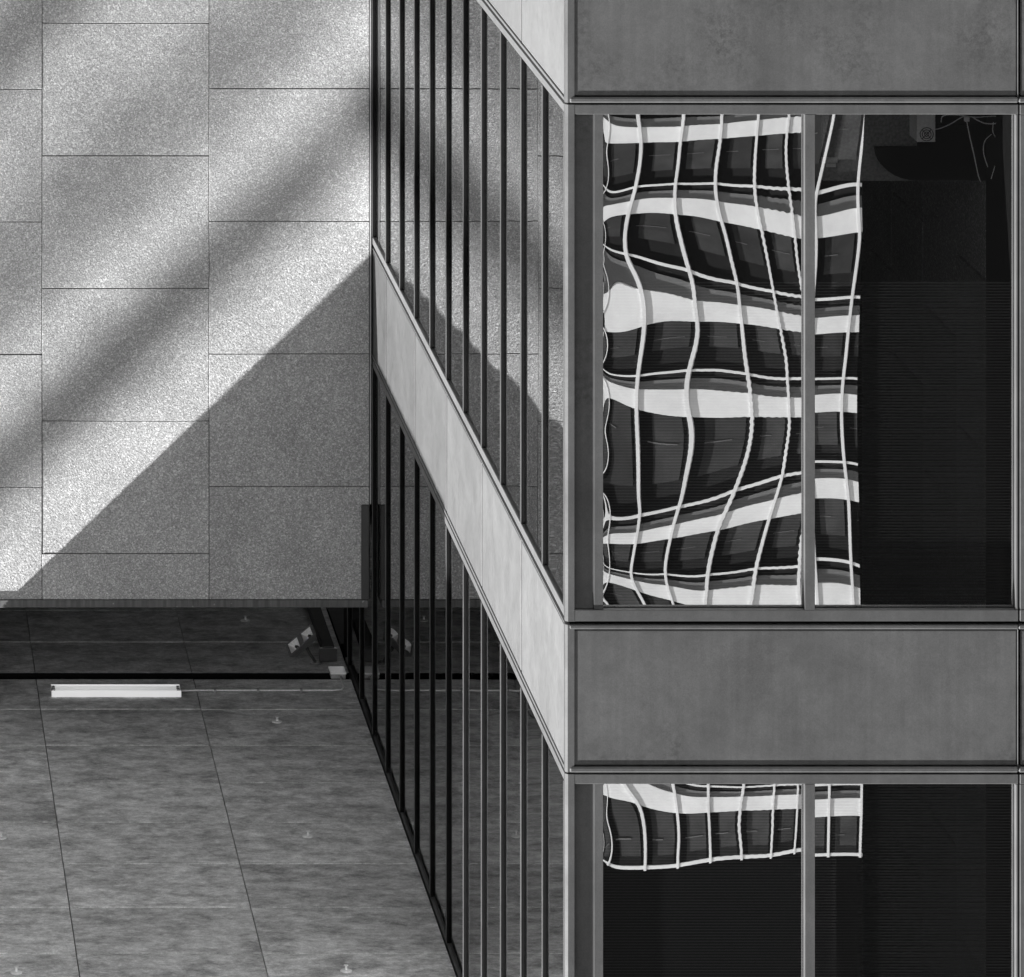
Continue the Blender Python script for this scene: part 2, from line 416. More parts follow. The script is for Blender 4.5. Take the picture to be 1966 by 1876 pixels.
UL_B = {   # (band index, is rail): observed points
 (7, 0): obs(cy1, [(200,165),(330,167),(500,165),(690,150),(850,135),(1030,120)]),
 (6, 0): obs(cy1, [(200,492),(330,475),(500,472),(690,495),(850,520),(1030,560)]),
 (5, 0): obs(cy1, [(250,960),(400,910),(580,918),(760,925),(920,945),(1030,965)]),
 (4, 0): obs(cy2, [(200,125),(300,165),(500,187),(700,193),(900,200),(1030,205)]),
 (3, 0): obs(cy2, [(200,755),(330,760),(500,730),(700,690),(900,640),(1030,613)]),
 (2, 0): obs(cy2, [(200,930),(400,985),(600,1025),(800,1010),(1000,1010)]),
 (7, 1): obs(cy1, [(200,48),(500,48),(800,36),(1030,22)]),
 (6, 1): obs(cy1, [(200,420),(330,385),(500,372),(660,370),(830,380),(1030,393)]),
 (5, 1): obs(cy1, [(200,665),(330,685),(540,735),(740,785),(900,820),(1030,843)]),
 (4, 1): obs(cy2, [(200,75),(400,65),(545,50),(680,47),(800,60),(1030,78)]),
 (3, 1): obs(cy2, [(345,650),(500,620),(750,548),(930,495),(1030,478)]),
 (2, 1): obs(cy2, [(190,897),(450,915),(650,915),(840,890),(1030,880)]),
}
UR_V = {
 1: obs(cy1, [(1170,75),(1140,220),(1110,350),(1088,450)]),
 0: obs(cy1, [(1275,590),(1262,720),(1245,850),(1228,1000)]) + obs(cy2, [(1220,0),(1207,150),(1205,250),(1215,400),(1235,600),(1243,800),(1252,1055)]),
}
UR_B = {
 (7, 0): obs(cy1, [(1090,10),(1260,-25)]), (6, 0): obs(cy1, [(1083,560),(1180,545),(1275,525)]), (5, 0): obs(cy1, [(1083,980),(1260,968)]),
 (4, 0): obs(cy2, [(1083,200),(1260,198)]), (3, 0): obs(cy2, [(1083,560),(1260,570)]), (2, 0): obs(cy2, [(1083,1025),(1255,1028)]),
 (6, 1): obs(cy1, [(1100,408),(1275,372)]), (5, 1): obs(cy1, [(1083,860),(1260,848)]), (4, 1): obs(cy2, [(1083,88),(1260,85)]),
 (3, 1): obs(cy2, [(1083,442),(1260,450)]), (2, 1): obs(cy2, [(1083,855),(1235,868)]),
}
LL_V = {
 2: obs(cy3, [(1013,760),(1010,900),(998,1060)]), 3: obs(cy3, [(912,760),(907,870),(905,960),(898,1070)]),
 4: obs(cy3, [(778,760),(768,850),(760,950),(770,1070)]), 5: obs(cy3, [(627,760),(630,850),(635,950),(637,1070)]),
 6: obs(cy3, [(477,760),(490,830),(500,920),(503,1000),(497,1070)]), 7: obs(cy3, [(275,770),(310,820),(340,870),(355,950),(358,1080)]),
}
LL_B = {
 (0, 0): obs(cy3, [(310,770),(400,805),(480,825),(640,838),(780,835),(910,833),(1030,832)]),
 (-1, 0): obs(cy3, [(200,1088),(260,1089),(330,1089),(490,1085),(640,1063),(760,1055),(900,1052),(1030,1035)]),
 (0, 1): obs(cy3, [(600,762),(780,770),(900,763),(1030,760)]),
}
LR_V = {1: obs(cy3, [(1146,760),(1144,900),(1141,1070)]), 0: obs(cy3, [(1284,760),(1282,900),(1277,1070)])}
LR_B = {(0, 0): obs(cy3, [(1080,860),(1280,855)]), (-1, 0): obs(cy3, [(1080,1057),(1280,1057)]), (0, 1): obs(cy3, [(1080,760),(1280,758)])}

def rbf(pts, vals, smooth=4.0):
    P = np.array(pts, float) / 100.0; v = np.array(vals, float)
    def phi(r2): return np.where(r2 > 0, 0.5 * r2 * np.log(np.maximum(r2, 1e-12)), 0.0)
    n = len(P); r2 = ((P[:, None] - P[None]) ** 2).sum(-1)
    A = np.zeros((n + 3, n + 3)); A[:n, :n] = phi(r2) + np.eye(n) * smooth * 0.005
    Q = np.c_[np.ones(n), P]; A[:n, n:] = Q; A[n:, :n] = Q.T
    w = np.linalg.solve(A, np.r_[v, 0, 0, 0])
    def f(x):
        X = np.array(x, float) / 100.0
        return phi(((X[:, None] - P[None]) ** 2).sum(-1)) @ w[:n] + np.c_[np.ones(len(X)), X] @ w[n:]
    return f

def warped_pane(name, x0, x1, y0, y1, V, B, anchors, parent, ripple=1.0, pinch=0.0):
    pv, dv = [], []
    for k, pts in V.items():
        for p in pts: pv.append(p); dv.append(FIN(k) - p[0])
    for p, d, _ in anchors: pv.append(p); dv.append(d)
    fx = rbf(pv, dv)
    pb, db = [], []
    for (j, r), pts in B.items():
        tx = fx(pts)
        for p, d in zip(pts, tx):
            pb.append(p); db.append(band_y(j, p[0] + d, bool(r)) - p[1])
    for p, _, d in anchors: pb.append(p); db.append(d)
    fy = rbf(pb, db)
    nx = max(8, int((x1 - x0) / 3.0)); ny = max(8, int((y1 - y0) / 3.5))
    xs_ = np.linspace(x0, x1, nx + 1); ys_ = np.linspace(y0, y1, ny + 1)
    gx, gy = np.meshgrid(xs_, ys_); g = np.c_[gx.ravel(), gy.ravel()]
    ax, ay = fx(g), fy(g)
    # roller ripple of toughened glass, strongest towards the right of the pane
    rp = np.clip((g[:, 0] - x0) / (x1 - x0), 0, 1)
    mod = 0.5 + 0.5 * np.sin(g[:, 0] / 37.0 + 1.3 * np.sin(g[:, 1] / 83.0)) * np.sin(g[:, 1] / 61.0 + 0.9)
    ax += ripple * (0.10 + 0.8 * rp * rp) * mod * 1.3 * np.sin(g[:, 1] * 2 * math.pi / 13.0 + 1.9 * np.sin(g[:, 1] / 47.0) + g[:, 0] / 29.0)
    ay += ripple * (0.10 + 0.8 * rp * rp) * mod * np.sin(g[:, 0] * 2 * math.pi / 15.0 + 1.7 * np.sin(g[:, 0] / 41.0) + g[:, 1] / 33.0)
    # pinched rim along the left frame
    if pinch:
        e = np.exp(-(g[:, 0] - x0) / 9.0)
        ax += -pinch * e * (1.4 + np.sin(g[:, 1] / 17.0) + 0.8 * np.sin(g[:, 1] / 41.0 + 1.0))
        ay += pinch * 0.9 * e * np.sin(g[:, 1] / 19.0 + 1.0)
    kf = 2 * F * D_T / (D_T + ZF)
    a, b = ax / kf, ay / kf
    ZG = ZF + 0.055
    verts = [tuple(W(PX(x, ZF), ZG, PH(y, ZF)) - W(PX(x0, ZF), ZG, PH(y0, ZF))) for x, y in g]
    faces = [(r * (nx + 1) + c, r * (nx + 1) + c + 1, (r + 1) * (nx + 1) + c + 1, (r + 1) * (nx + 1) + c) for r in range(ny) for c in range(nx)]
    me = bpy.data.meshes.new('pane'); me.from_pydata(verts, [], faces); me.update()
    at = me.attributes.new('wave', 'FLOAT_VECTOR', 'POINT')
    at.data.foreach_set('vector', np.c_[-a, -np.ones_like(a), b].astype(np.float32).ravel())
    return put(name, me, W(PX(x0, ZF), ZG, PH(y0, ZF)), parent, GLASS_F)

XA, XB = 1159.4, 1544.8           # left pane between pilaster and mullion
XC, XD = 1565.6, 1949.7           # right pane
# ---- window storeys
for w, (g0, g1) in enumerate([(1.557, 4.213), (5.157, 7.813), (8.757, 11.413)]):
    # ----- front window
    fr = front_strip('window', g0 - 0.057, g0 - 0.004, XS + 0.02, XR - 0.004, 0.004, FRAME, ow)
    front_strip('head_frame', g1 + 0.004, g1 + 0.066, XS + 0.02, XR - 0.004, 0.004, FRAME, fr)
    front_strip('pilaster', g0 - 0.003, g1 + 0.003, PX(1092.7, ZF), PX(1140.3, ZF), -0.022, BRONZE, fr, 0.002)
    front_strip('jamb', g0 - 0.003, g1 + 0.003, PX(1141.0, ZF), PX(1158.6, ZF), -0.004, FRAME, fr, 0.001)
    front_strip('mullion', g0 - 0.003, g1 + 0.003, PX(1545.6, ZF), PX(1564.8, ZF), 0.004, FRAME, fr, 0.001)
    front_strip('jamb', g0 - 0.003, g1 + 0.003, PX(1950.5, ZF), XR - 0.004, 0.002, FRAME, fr)
    chamfer('corner_strip', g0 - 0.057, g1 + 0.066, 0.016, GREY if False else FRAME, fr)
    yA, yB = g0 / ZF * F + VY, g1 / ZF * F + VY
    zero = lambda ys: [((1945, y), 0, 0) for y in ys] + [((1800, y), 0, 0) for y in ys]
    if w == 1:
        warped_pane('pane', XA, XB, yA, yB, UL_V, UL_B, [], fr, 1.0, 32)
        warped_pane('pane', XC, XD, yA, yB, UR_V, UR_B, zero((260, 560, 860, 1160)), fr, 0.12)
    elif w == 2:
        warped_pane('pane', XA, XB, yA, yB, LL_V, LL_B, [((1540, 2400), 0, 0), ((1200, 2400), 20, 0), ((1540, 2000), 0, 0), ((1200, 2000), 30, -10)], fr, 0.8, 32)
        warped_pane('pane', XC, XD, yA, yB, LR_V, LR_B, zero((1520, 1700, 1900, 2300)) + [((1600, 2300), 0, 0)], fr, 0.1)
    else:
        for p, q in ((XA, XB), (XC, XD)):
            warped_pane('pane', p, q, yA, yB, {0: [(1655, yA), (1655, yB), (1500, 300)], 3: [(1471, 0)]}, {(3, 0): [(1200, 900), (1600, 930)], (6, 0): [(1400, 400)], (1, 0): [(1500, 1350)]}, [], fr, 0.5)
    # fine horizontal blind slats close behind the glass
    bm = bmesh.new()
    h = g0 + (0.92 if w == 1 else 0.02)
    while h < g1 - 0.01:
        add_box(bm, PX(XA, ZF) - .02, PX(XD, ZF) + .01, ZF + 0.10, ZF + 0.104, h, h + 0.0045)
        h += 0.0158
    tag(bm_obj('blind', bm, BLIND, fr), kind='stuff')
    # ----- more front bays to the right of the corner bay
    for u, v in ((XR, XR + 2.5), (XR + 2.5, XEND)):
        f2 = front_strip('window', g0 - 0.057, g0 - 0.004, u + 0.004, v - 0.004, 0.004, FRAME, ow)
        front_strip('head_frame', g1 + 0.004, g1 + 0.066, u + 0.004, v - 0.004, 0.004, FRAME, f2)
        front_strip('jamb', g0 - 0.003, g1 + 0.003, u + 0.004, u + 0.04, 0.002, FRAME, f2)
        front_strip('jamb', g0 - 0.003, g1 + 0.003, v - 0.04, v - 0.004, 0.002, FRAME, f2)
        front_strip('mullion', g0 - 0.003, g1 + 0.003, (u + v) / 2 - 0.03, (u + v) / 2 + 0.03, 0.004, FRAME, f2)
        for p, q in ((u + 0.04, (u + v) / 2 - 0.03), ((u + v) / 2 + 0.03, v - 0.04)):
            box('pane', p, q, ZF + 0.05, ZF + 0.058, g0 - .002, g1 + .002, GLASS_S, f2)
    # ----- side window ribbon
    zend = 39.62
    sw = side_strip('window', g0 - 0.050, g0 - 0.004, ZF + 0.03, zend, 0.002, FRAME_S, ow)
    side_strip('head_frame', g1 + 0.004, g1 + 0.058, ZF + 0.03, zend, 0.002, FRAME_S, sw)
    for k, z in enumerate(ZM):
        za, zb = (z + 0.03, z + 0.06) if k == 0 else (z - 0.014, z + 0.014)
        mu = box('mullion', XS + 0.0055, XS + 0.05, za, zb, g0 - 0.003, g1 + 0.003, BLACK, sw)
        box('cover_cap', XS + 0.001, XS + 0.005, za - 0.001, zb + 0.001, g0 - 0.003, g1 + 0.003, FRAME, mu)
    for k, (u, v) in enumerate(zip(ZM, ZM[1:])):
        box('pane', XS + 0.020, XS + 0.028, u + (0.061 if k == 0 else 0.0145), v - 0.0145, g0 - 0.002, g1 + 0.002, GLASS_S, sw)
    box('sun_block', XS + 0.14, XS + 0.16, ZF + 0.12, zend, g0 - 0.45, g1 + 0.48, DARK, sw)  # dark sheet added behind the side glass to keep the sun out
# rest of the body
box('rear_wall', XS + 0.03, XEND, ZB + 0.001, ZB + 0.3, -EYE, 12.3, SHADE_CONC, ow)
box('recess_wall', XS + 0.6, XS + 0.8, ZB + 0.301, 44.0, -EYE, HS + 0.4, SHADE_CONC, ow)
box('recess_soffit', XS + 0.001, XS + 0.599, ZB + 0.301, 44.0, HS, HS + 0.3, SHADE_CONC, ow)
box('plinth', XS + 0.05, XEND, ZF + 0.05, ZB, -EYE, 0.64, DCONC, ow)
box('roof', XS + 0.02, XEND, ZF + 0.02, ZB, 12.32, 12.7, DCONC, ow)
box('far_wall', XEND + 0.001, XEND + 0.3, ZF, ZB, -EYE, 12.3, DCONC, ow)
# room behind the corner window: granite side wall, back wall, floor and ceiling
XI = 6.465
for (h0, h1) in ((5.02, 11.45),):
    iw = box('inner_wall', XI + 0.032, XI + 0.2, ZF + 0.06, 32.4, h0, h1, BLACK, ow)
    zc_ = [32.1 - 0.885 * k for k in range(0, 5)][::-1]
    zc_ = [ZF + 0.07] + [max(z, ZF + 0.70) for z in zc_ if z > ZF + 0.2]
    for i, (a, b) in enumerate(zip(zc_, zc_[1:])):
        off = 5.72 if (len(zc_) - 2 - i) % 2 == 0 else 5.72 + 0.48
        hs = [h0] + [off + 0.959 * k for k in range(-2, 12) if h0 + 0.05 < off + 0.959 * k < h1 - 0.05] + [h1]
        if i == 0:
            box('sun_hide_strip', XI, XI + 0.03, a, b - 0.004, h0, h1, DARK, iw); continue  # near-black strip in place of granite, hides sun falling on the wall
        for p, q in zip(hs, hs[1:]):
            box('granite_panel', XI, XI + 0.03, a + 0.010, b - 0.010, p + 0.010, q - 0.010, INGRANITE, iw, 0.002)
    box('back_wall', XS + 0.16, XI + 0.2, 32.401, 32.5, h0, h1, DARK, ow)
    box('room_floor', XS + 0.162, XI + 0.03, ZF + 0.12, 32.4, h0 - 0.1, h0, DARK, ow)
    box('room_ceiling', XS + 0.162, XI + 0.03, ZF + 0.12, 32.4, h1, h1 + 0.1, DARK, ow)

# ------------------------------------------------------------------ things under the canopy
# fluorescent batten
fx0, fx1, fz = PX(99.2, 38.56), PX(348, 38.56), 38.56
ft = empty('fluorescent_light', W((fx0 + fx1) / 2, fz + .08, HS), 'long white fluorescent tube fitting on the shaded stained panels', 'light fitting')
box('housing', fx0, fx1, fz + 0.004, fz + 0.158, HS - 0.012, HS - 0.001, WHITE, ft, 0.001)
box('side_panel', fx0, fx1, fz, fz + 0.004, HS - 0.048, HS - 0.001, ACRYLIC, ft)
box('side_panel', fx0, fx1, fz + 0.158, fz + 0.162, HS - 0.048, HS - 0.001, ACRYLIC, ft)
for x in (fx0, fx1 - 0.004):
    box('end_plate', x, x + 0.004, fz + 0.0045, fz + 0.1575, HS - 0.047, HS - 0.0125, WHITE, ft)
for z in (fz + 0.05, fz + 0.11):
    bm_obj('tube', tube_bm([W(fx0 + 0.03, z, HS - 0.034), W(fx1 - 0.03, z, HS - 0.034)], 0.013, 10), TUBE, ft, smooth=True)
    for x in (fx0 + 0.006, fx1 - 0.03):
        box('tube_socket', x, x + 0.022, z - 0.016, z + 0.016, HS - 0.05, HS - 0.0125, GREY, ft, 0.002)
# conduit to the junction box
jz = 39.02
cpts = [W(fx1 + 0.002, fz + 0.10, HS - 0.02), W(fx1 + 0.05, fz + 0.10, HS - 0.02), W(fx1 + 0.12, fz + 0.13, HS - 0.013), W(3.86, fz + 0.13, HS - 0.013),
        W(3.93, fz + 0.15, HS - 0.013), W(3.955, fz + 0.22, HS - 0.013), W(3.955, jz, HS - 0.018)]
cd = empty('conduit', W(3.3, fz + .1, HS), 'thin grey conduit running from the tube fitting to the junction box', 'pipe')
bm_obj('pipe', tube_bm(cpts, 0.0075, 8), PCGREY, cd, smooth=True)
for X in (2.98, 3.30, 3.62):
    box('saddle_clip', X, X + 0.018, fz + 0.11, fz + 0.15, HS - 0.024, HS - 0.001, GREY, cd, 0.002)
jb = empty('junction_box', W(3.94, jz + .08, HS), 'small pale junction box at the dark glazing corner', 'electrical box')
box('box_body', 3.885, 3.995, jz + 0.002, jz + 0.17, HS - 0.034, HS - 0.001, GREY, jb, 0.003)
box('lid', 3.880, 4.000, jz - 0.004, jz + 0.175, HS - 0.046, HS - 0.035, WHITE, jb, 0.003)
# cable tray
tz = 39.5
ct = empty('cable_tray', W(3.91, 41, HS), 'dark grey trunking bar beside the twin-lamp floodlight', 'trunking')
box('channel', 3.868, 3.958, tz, 43.9, HS - 0.11, HS - 0.04, DCONC, ct, 0.003)
for z in (tz + 0.3, tz + 1.3, tz + 2.3, tz + 3.3):
    box('hanger', 3.90, 3.92, z, z + 0.04, HS - 0.0405, HS - 0.0005, STEEL, ct)
box('end_bracket', 3.84, 3.975, tz - 0.03, tz - 0.001, HS - 0.10, HS - 0.001, DARKFR, ct, 0.003)
# twin-lamp floodlight
flz = 39.42
fl = empty('floodlight', W(PX(600, flz), flz, HS), 'tilted floodlight with two bare lamps in bright reflectors', 'floodlight')
def fl_at(px, py, dz=0.0): return W(PX(px, flz + dz), flz + dz, PH(py, flz + dz))
# face quad in the print: corners of the tilted open face
A = [fl_at(548, 1238, 0.02), fl_at(597, 1198, 0.02), fl_at(604, 1216, -0.07), fl_at(556, 1259, -0.07)]
nrm = (A[1] - A[0]).cross(A[3] - A[0]).normalized()
if nrm.z > 0: nrm = -nrm
back = -nrm * 0.075
ctr = sum(A, Vector()) / 4
def quad_shell(inset0, inset1, d0, d1, closed_back=True):
    bm = bmesh.new(); rings = []
    for ins, d in ((inset0, d0), (inset1, d1)):
        rings.append([bm.verts.new(ctr + (p - ctr) * ins + back * d) for p in A])
    return bm, rings
# housing: rim, outer sides, back; reflector inside
bm = bmesh.new()
R0 = [bm.verts.new(ctr + (p - ctr) * 1.0) for p in A]
R1 = [bm.verts.new(ctr + (p - ctr) * 1.06 + back * 0.1) for p in A]
R2 = [bm.verts.new(ctr + (p - ctr) * 0.80 + back * 1.0) for p in A]
R3 = [bm.verts.new(ctr + (p - ctr) * 0.90 + back * 0.04) for p in A]
for P, Q in ((R0, R1), (R1, R2), (R3, R0)):
    for k in range(4): bm.faces.new((P[k], P[(k + 1) % 4], Q[(k + 1) % 4], Q[k]))
bm.faces.new(R2)
hs_ = bm_obj('housing', bm, MIDGREY, fl)
def uv(u, v, d): return A[0] + (A[1] - A[0]) * u + (A[3] - A[0]) * v + back * d
for u0, u1 in ((0.07, 0.42), (0.58, 0.93)):
    bm = bmesh.new()
    o = [bm.verts.new(uv(u, v, 0.05)) for u, v in ((u0, .1), (u1, .1), (u1, .9), (u0, .9))]
    i = [bm.verts.new(uv(u0 + (u1 - u0) * a, b, 0.6)) for a, b in ((.25, .3), (.75, .3), (.75, .7), (.25, .7))]
    for k in range(4): bm.faces.new((o[k], o[(k + 1) % 4], i[(k + 1) % 4], i[k]))
    bm.faces.new(i)
    bm_obj('reflector', bm, CHROME, fl)
    um = (u0 + u1) / 2
    bm_obj('lamp', tube_bm([uv(um, .5, .60), uv(um, .5, .36), uv(um + .03, .55, .22), uv(um + .06, .62, .22), uv(um + .08, .68, .38)], 0.007, 8), DARKFR, fl, smooth=True)
bm = bmesh.new(); o = [bm.verts.new(uv(u, v, .045)) for u, v in ((.43, .06), (.57, .06), (.57, .94), (.43, .94))]; o2 = [bm.verts.new(v.co + back * .3) for v in o]
bm.faces.new(o); bm.faces.new(o2[::-1])
for k in range(4): bm.faces.new((o[k], o[(k + 1) % 4], o2[(k + 1) % 4], o2[k]))
bm_obj('centre_plate', bm, MIDGREY, fl)
bc = ctr + back * 1.0
bp = W(PX(606, flz), flz, HS)
bm_obj('bracket', tube_bm([bc, (bc + bp) / 2 + Vector((0, 0.03, 0.01)), bp - Vector((0, 0, 0.012))], 0.012, 8), DARKFR, fl, smooth=True)
bm_obj('base_plate', tube_bm([bp - Vector((0, 0, 0.014)), bp - Vector((0, 0, 0.001))], 0.045, 20), MIDGREY, fl)
# sprinklers: one master, copied
def lathe_mesh(name, prof, mat, seg=16):
    bm = bmesh.new(); rings = []
    for r, z in prof: rings.append([bm.verts.new((r * math.cos(2 * math.pi * k / seg), r * math.sin(2 * math.pi * k / seg), z)) for k in range(seg)])
    for P, Q in zip(rings, rings[1:]):
        for k in range(seg): bm.faces.new((P[k], P[(k + 1) % seg], Q[(k + 1) % seg], Q[k]))
    bm.faces.new(rings[0]); bm.faces.new(rings[-1][::-1]); bmesh.ops.recalc_face_normals(bm, faces=bm.faces[:])
    me = bpy.data.meshes.new(name); bm.to_mesh(me); bm.free(); me.materials.append(mat); return me
ros = lathe_mesh('rosette', [(0.038, -0.0006), (0.038, -0.005), (0.030, -0.009), (0.012, -0.011)], STEEL, 20)
stem = lathe_mesh('stem', [(0.008, -0.010), (0.008, -0.026), (0.005, -0.027), (0.005, -0.036)], STEEL, 10)
dfl = lathe_mesh('deflector', [(0.015, -0.0365), (0.015, -0.039), (0.002, -0.040)], STEEL, 12)
spots = [(3.385, 37.95, 'sprinkler head in the dark zone right of the fluorescent fitting'),
         (3.364, 35.36, 'sprinkler head on the middle panels near the glazing'),
         (1.279, 35.33, 'sprinkler head cut by the left picture edge'),
         (1.280, 32.71, 'sprinkler head in the bottom left corner'),
         (3.354, 32.74, 'sprinkler head at the bottom edge near the glazing'),
         (3.372, 40.57, 'faint sprinkler head in the dark behind the wall cap')]
for X, Z, lb in spots:
    s = empty('sprinkler_head', W(X, Z, HS), lb, 'sprinkler', 'sprinkler heads on the canopy panels')
    for nm, me in (('rosette', ros), ('stem', stem), ('deflector', dfl)):
        put(nm, me, WPOS[s.name], s)

# ------------------------------------------------------------------ things in the corner office
zi = 28.50
pt = empty('desk_screen', W(PX(1680, zi), zi, 5.02), 'grey fabric screen behind the window top', 'screen')
box('screen_panel', PX(1600, zi), PX(1945, zi + .3), zi + 0.30, zi + 0.33, 5.021, PH(348, zi + .3), FABRIC, pt, 0.004)
box('screen_foot', PX(1620, zi), PX(1650, zi), zi + 0.25, zi + 0.38, 5.0205, 5.04, DARK, pt, 0.003)
# dark quarter-round desk
bm = bmesh.new(); pts = []
for k in range(9):
    t = math.pi / 2 * k / 8; pts.append((1760 - 78 * math.cos(t), 285 + 62 * math.sin(t)))
pts += [(1945, 347), (1945, 240), (1765, 240), (1765, 285)]
dk = empty('desk', W(PX(1760, zi), zi, 5.02), 'black rounded desk end beside the computer box', 'desk')
lo = [bm.verts.new(W(PX(x, zi + .2), zi + 0.20, PH(y, zi + .2))) for x, y in pts]; hi = [bm.verts.new(v.co + Vector((0, 0.06, 0))) for v in lo]
bm.faces.new(lo); bm.faces.new(hi[::-1])
for k in range(len(lo)): bm.faces.new((lo[k], lo[(k + 1) % len(lo)], hi[(k + 1) % len(lo)], hi[k]))
bm_obj('desk_end', bm, BLACK, dk)
box('desk_foot', PX(1790, zi), PX(1930, zi), zi + 0.21, zi + 0.26, 5.0205, PH(244, zi + .2), BLACK, dk)
# computer
pc = empty('computer', W(PX(1778, zi), zi, 5.02), 'grey computer box with a round fan grille behind glass', 'computer')
x0, x1 = PX(1760, zi), PX(1796, zi); y1 = PH(273, zi)
box('case', x0, x1, zi, zi + 0.19, 5.021, y1, PCGREY, pc, 0.003)
fc = W(PX(1779, zi), zi - 0.002, PH(258, zi))
bm = bmesh.new()
for r in (0.012, 0.024, 0.036):
    ring = [fc + Vector((math.cos(t) * r, 0, math.sin(t) * r)) for t in [2 * math.pi * k / 20 for k in range(21)]]
    tube_bm(ring, 0.0022, 5, bm)
for k in range(4):
    t = math.pi / 4 + math.pi / 2 * k
    tube_bm([fc, fc + Vector((math.cos(t) * .036, 0, math.sin(t) * .036))], 0.002, 5, bm)
bm_obj('fan_grille', bm, DARK, pc)
def cable(pts, lb, r=0.0028, mat=CABLE):
    P = [W(PX(x, zi - .05), zi - 0.05 + dz, PH(y, zi - .05)) for x, y, dz in pts]
    out = []
    for i in range(len(P) - 1):         # Catmull-Rom
        p0, p1, p2, p3 = P[max(i - 1, 0)], P[i], P[i + 1], P[min(i + 2, len(P) - 1)]
        for t in (0, .25, .5, .75):
            out.append(0.5 * ((2 * p1) + (p2 - p0) * t + (2 * p0 - 5 * p1 + 4 * p2 - p3) * t * t + (3 * p1 - p0 - 3 * p2 + p3) * t ** 3))
    out.append(P[-1])
    o = bm_obj('cable', tube_bm(out, r, 6), mat, None, P[0], smooth=True)
    return tag(o, lb, 'cable', 'loose cables in the corner office')
K = lambda v: [(cx(a), cy1(b), d) for a, b, d in v]
cable(K([(1580,72,0),(1572,110,0),(1590,135,.0),(1650,120,.02),(1700,90,.02),(1720,78,0)]), 'looped pale cable beside the computer fan')
cable(K([(1620,110,.03),(1630,82,.03),(1690,76,.01),(1760,84,0),(1850,80,0),(1852,108,0),(1800,112,.02),(1745,84,.03)]), 'flat oval loop of pale cable at the top of the office window')
cable(K([(1723,98,0),(1735,160,.0),(1755,240,.01),(1775,330,.02),(1788,362,.03)]), 'straight pale cable trailing away from the plug')
cable(K([(1840,108,.02),(1838,150,.02),(1860,190,.02),(1870,230,.03),(1850,290,.03),(1832,350,.03)]), 'thin cable hanging furthest right in the office', 0.0022)
cable(K([(1835,160,.03),(1805,190,.03),(1800,240,.03),(1818,300,.03)]), 'thin bent cable left of the furthest right cable', 0.0022)
pl = empty('plug', W(PX(cx(1722), zi - .05), zi - .05, PH(cy1(98), zi - .05)), 'small pale plug where the office cables meet', 'plug')
box('plug_body', PX(cx(1712), zi - .05), PX(cx(1733), zi - .05), zi - 0.066, zi - 0.046, PH(cy1(80), zi - .05), PH(cy1(101), zi - .05), CABLE, pl, 0.002)
ctl = empty('controller', W(PX(1612, zi), zi + .29, PH(332, zi)), 'small wall controller seen faintly through the right pane', 'controller')
box('controller_body', PX(1597, zi), PX(1628, zi), zi + 0.285, zi + 0.2995, PH(322, zi), PH(333, zi), PCGREY, ctl, 0.002)
box('keypad', PX(1606, zi), PX(1625, zi), zi + 0.288, zi + 0.2995, PH(334, zi), PH(341, zi), CABLE, ctl, 0.001)

# ------------------------------------------------------------------ buildings across the plaza (seen mirrored in the panes)
mw = M('tower_white_paint'); mw.base(mw.math('MULTIPLY', mw.rng(mw.noise(0.7, 6, 0.7), 0.3, 0.7, 0.84, 1.06), 0.64)); mw.rough(0.5); TWHITE = mw.m
TGREY = flat('tower_grey_panel', 0.11, 0.6, 0.3)
TDARK = flat('tower_dark_glass', 0.010, 0.6, 0.1)
mp = M('tower_blind_pane'); mp.base(mp.math('MULTIPLY', mp.rng(mp.rand(), 0, 1, 0.016, 0.042), mp.rng(mp.noise(1.5, 4), 0.3, 0.7, 0.7, 1.3)))
mp.rough(0.5); mp.spec(0.2); TPANE = mp.m
tw = empty('grid_tower', W(X0_T, ZF - D_T, -EYE), 'white gridded office tower mirrored in the warped panes', 'building')
tw.rotation_euler.z = math.pi - TH
def tbox(name, u0, u1, y0, y1, H0, H1, mat, parent=tw, off=(0, 0, 0)):
    me = box_mesh(u1 - u0, y1 - y0, H1 - H0, mat, 0.0)
    o = bpy.data.objects.new(name, me); COL.objects.link(o); o.parent = parent
    o.location = Vector(((u0 + u1) / 2, (y0 + y1) / 2, (H0 + H1) / 2 + EYE)) - Vector(off)
    return o
UL0, UR0 = -DU * 32 - 0.4, 2 * DU
tbox('body', UL0, UR0, 0.0, 18, -EYE, H_ROOF - 0.05, TDARK)
NB = 17
for j in range(NB):
    hb = H_BAND0 - FLOOR_T * j
    tbox('spandrel', UL0, UR0, -0.05, 0.02, hb - 0.33, hb + 0.33, TWHITE)
    tbox('rail', UL0, UR0, -0.06, -0.02, hb + H_RAIL - 0.045, hb + H_RAIL + 0.045, TWHITE)
    tbox('grey_panel', UL0, UR0, -0.015, 0.02, hb - 0.62, hb - 0.335, TGREY)
    for k in range(-1, 15):
        u = -DU * k - DU * 0.80
        p = tbox('window', u + 0.06 * ((k * 5 + j) % 3), u + DU * 0.66, -0.012, 0.02, hb + 0.36, hb + (1.75, 1.55, 1.9)[(k * 3 + j * 5) % 3], TPANE)
        if j < 9: tbox('glazing_bar', u, u + DU * (0.3 + 0.26 * ((k * 7 + j * 3) % 3) / 2), -0.02, -0.011, hb + 1.02, hb + 1.045, TGREY)
tbox('coping', UL0, UR0, -0.06, 0.3, H_ROOF - 0.05, H_ROOF + 0.05, TWHITE)
for k in range(-1, 33):
    tbox('fin', -DU * k - 0.043, -DU * k + 0.043, -0.075, 0.0, -EYE, H_ROOF + 0.09, TWHITE)

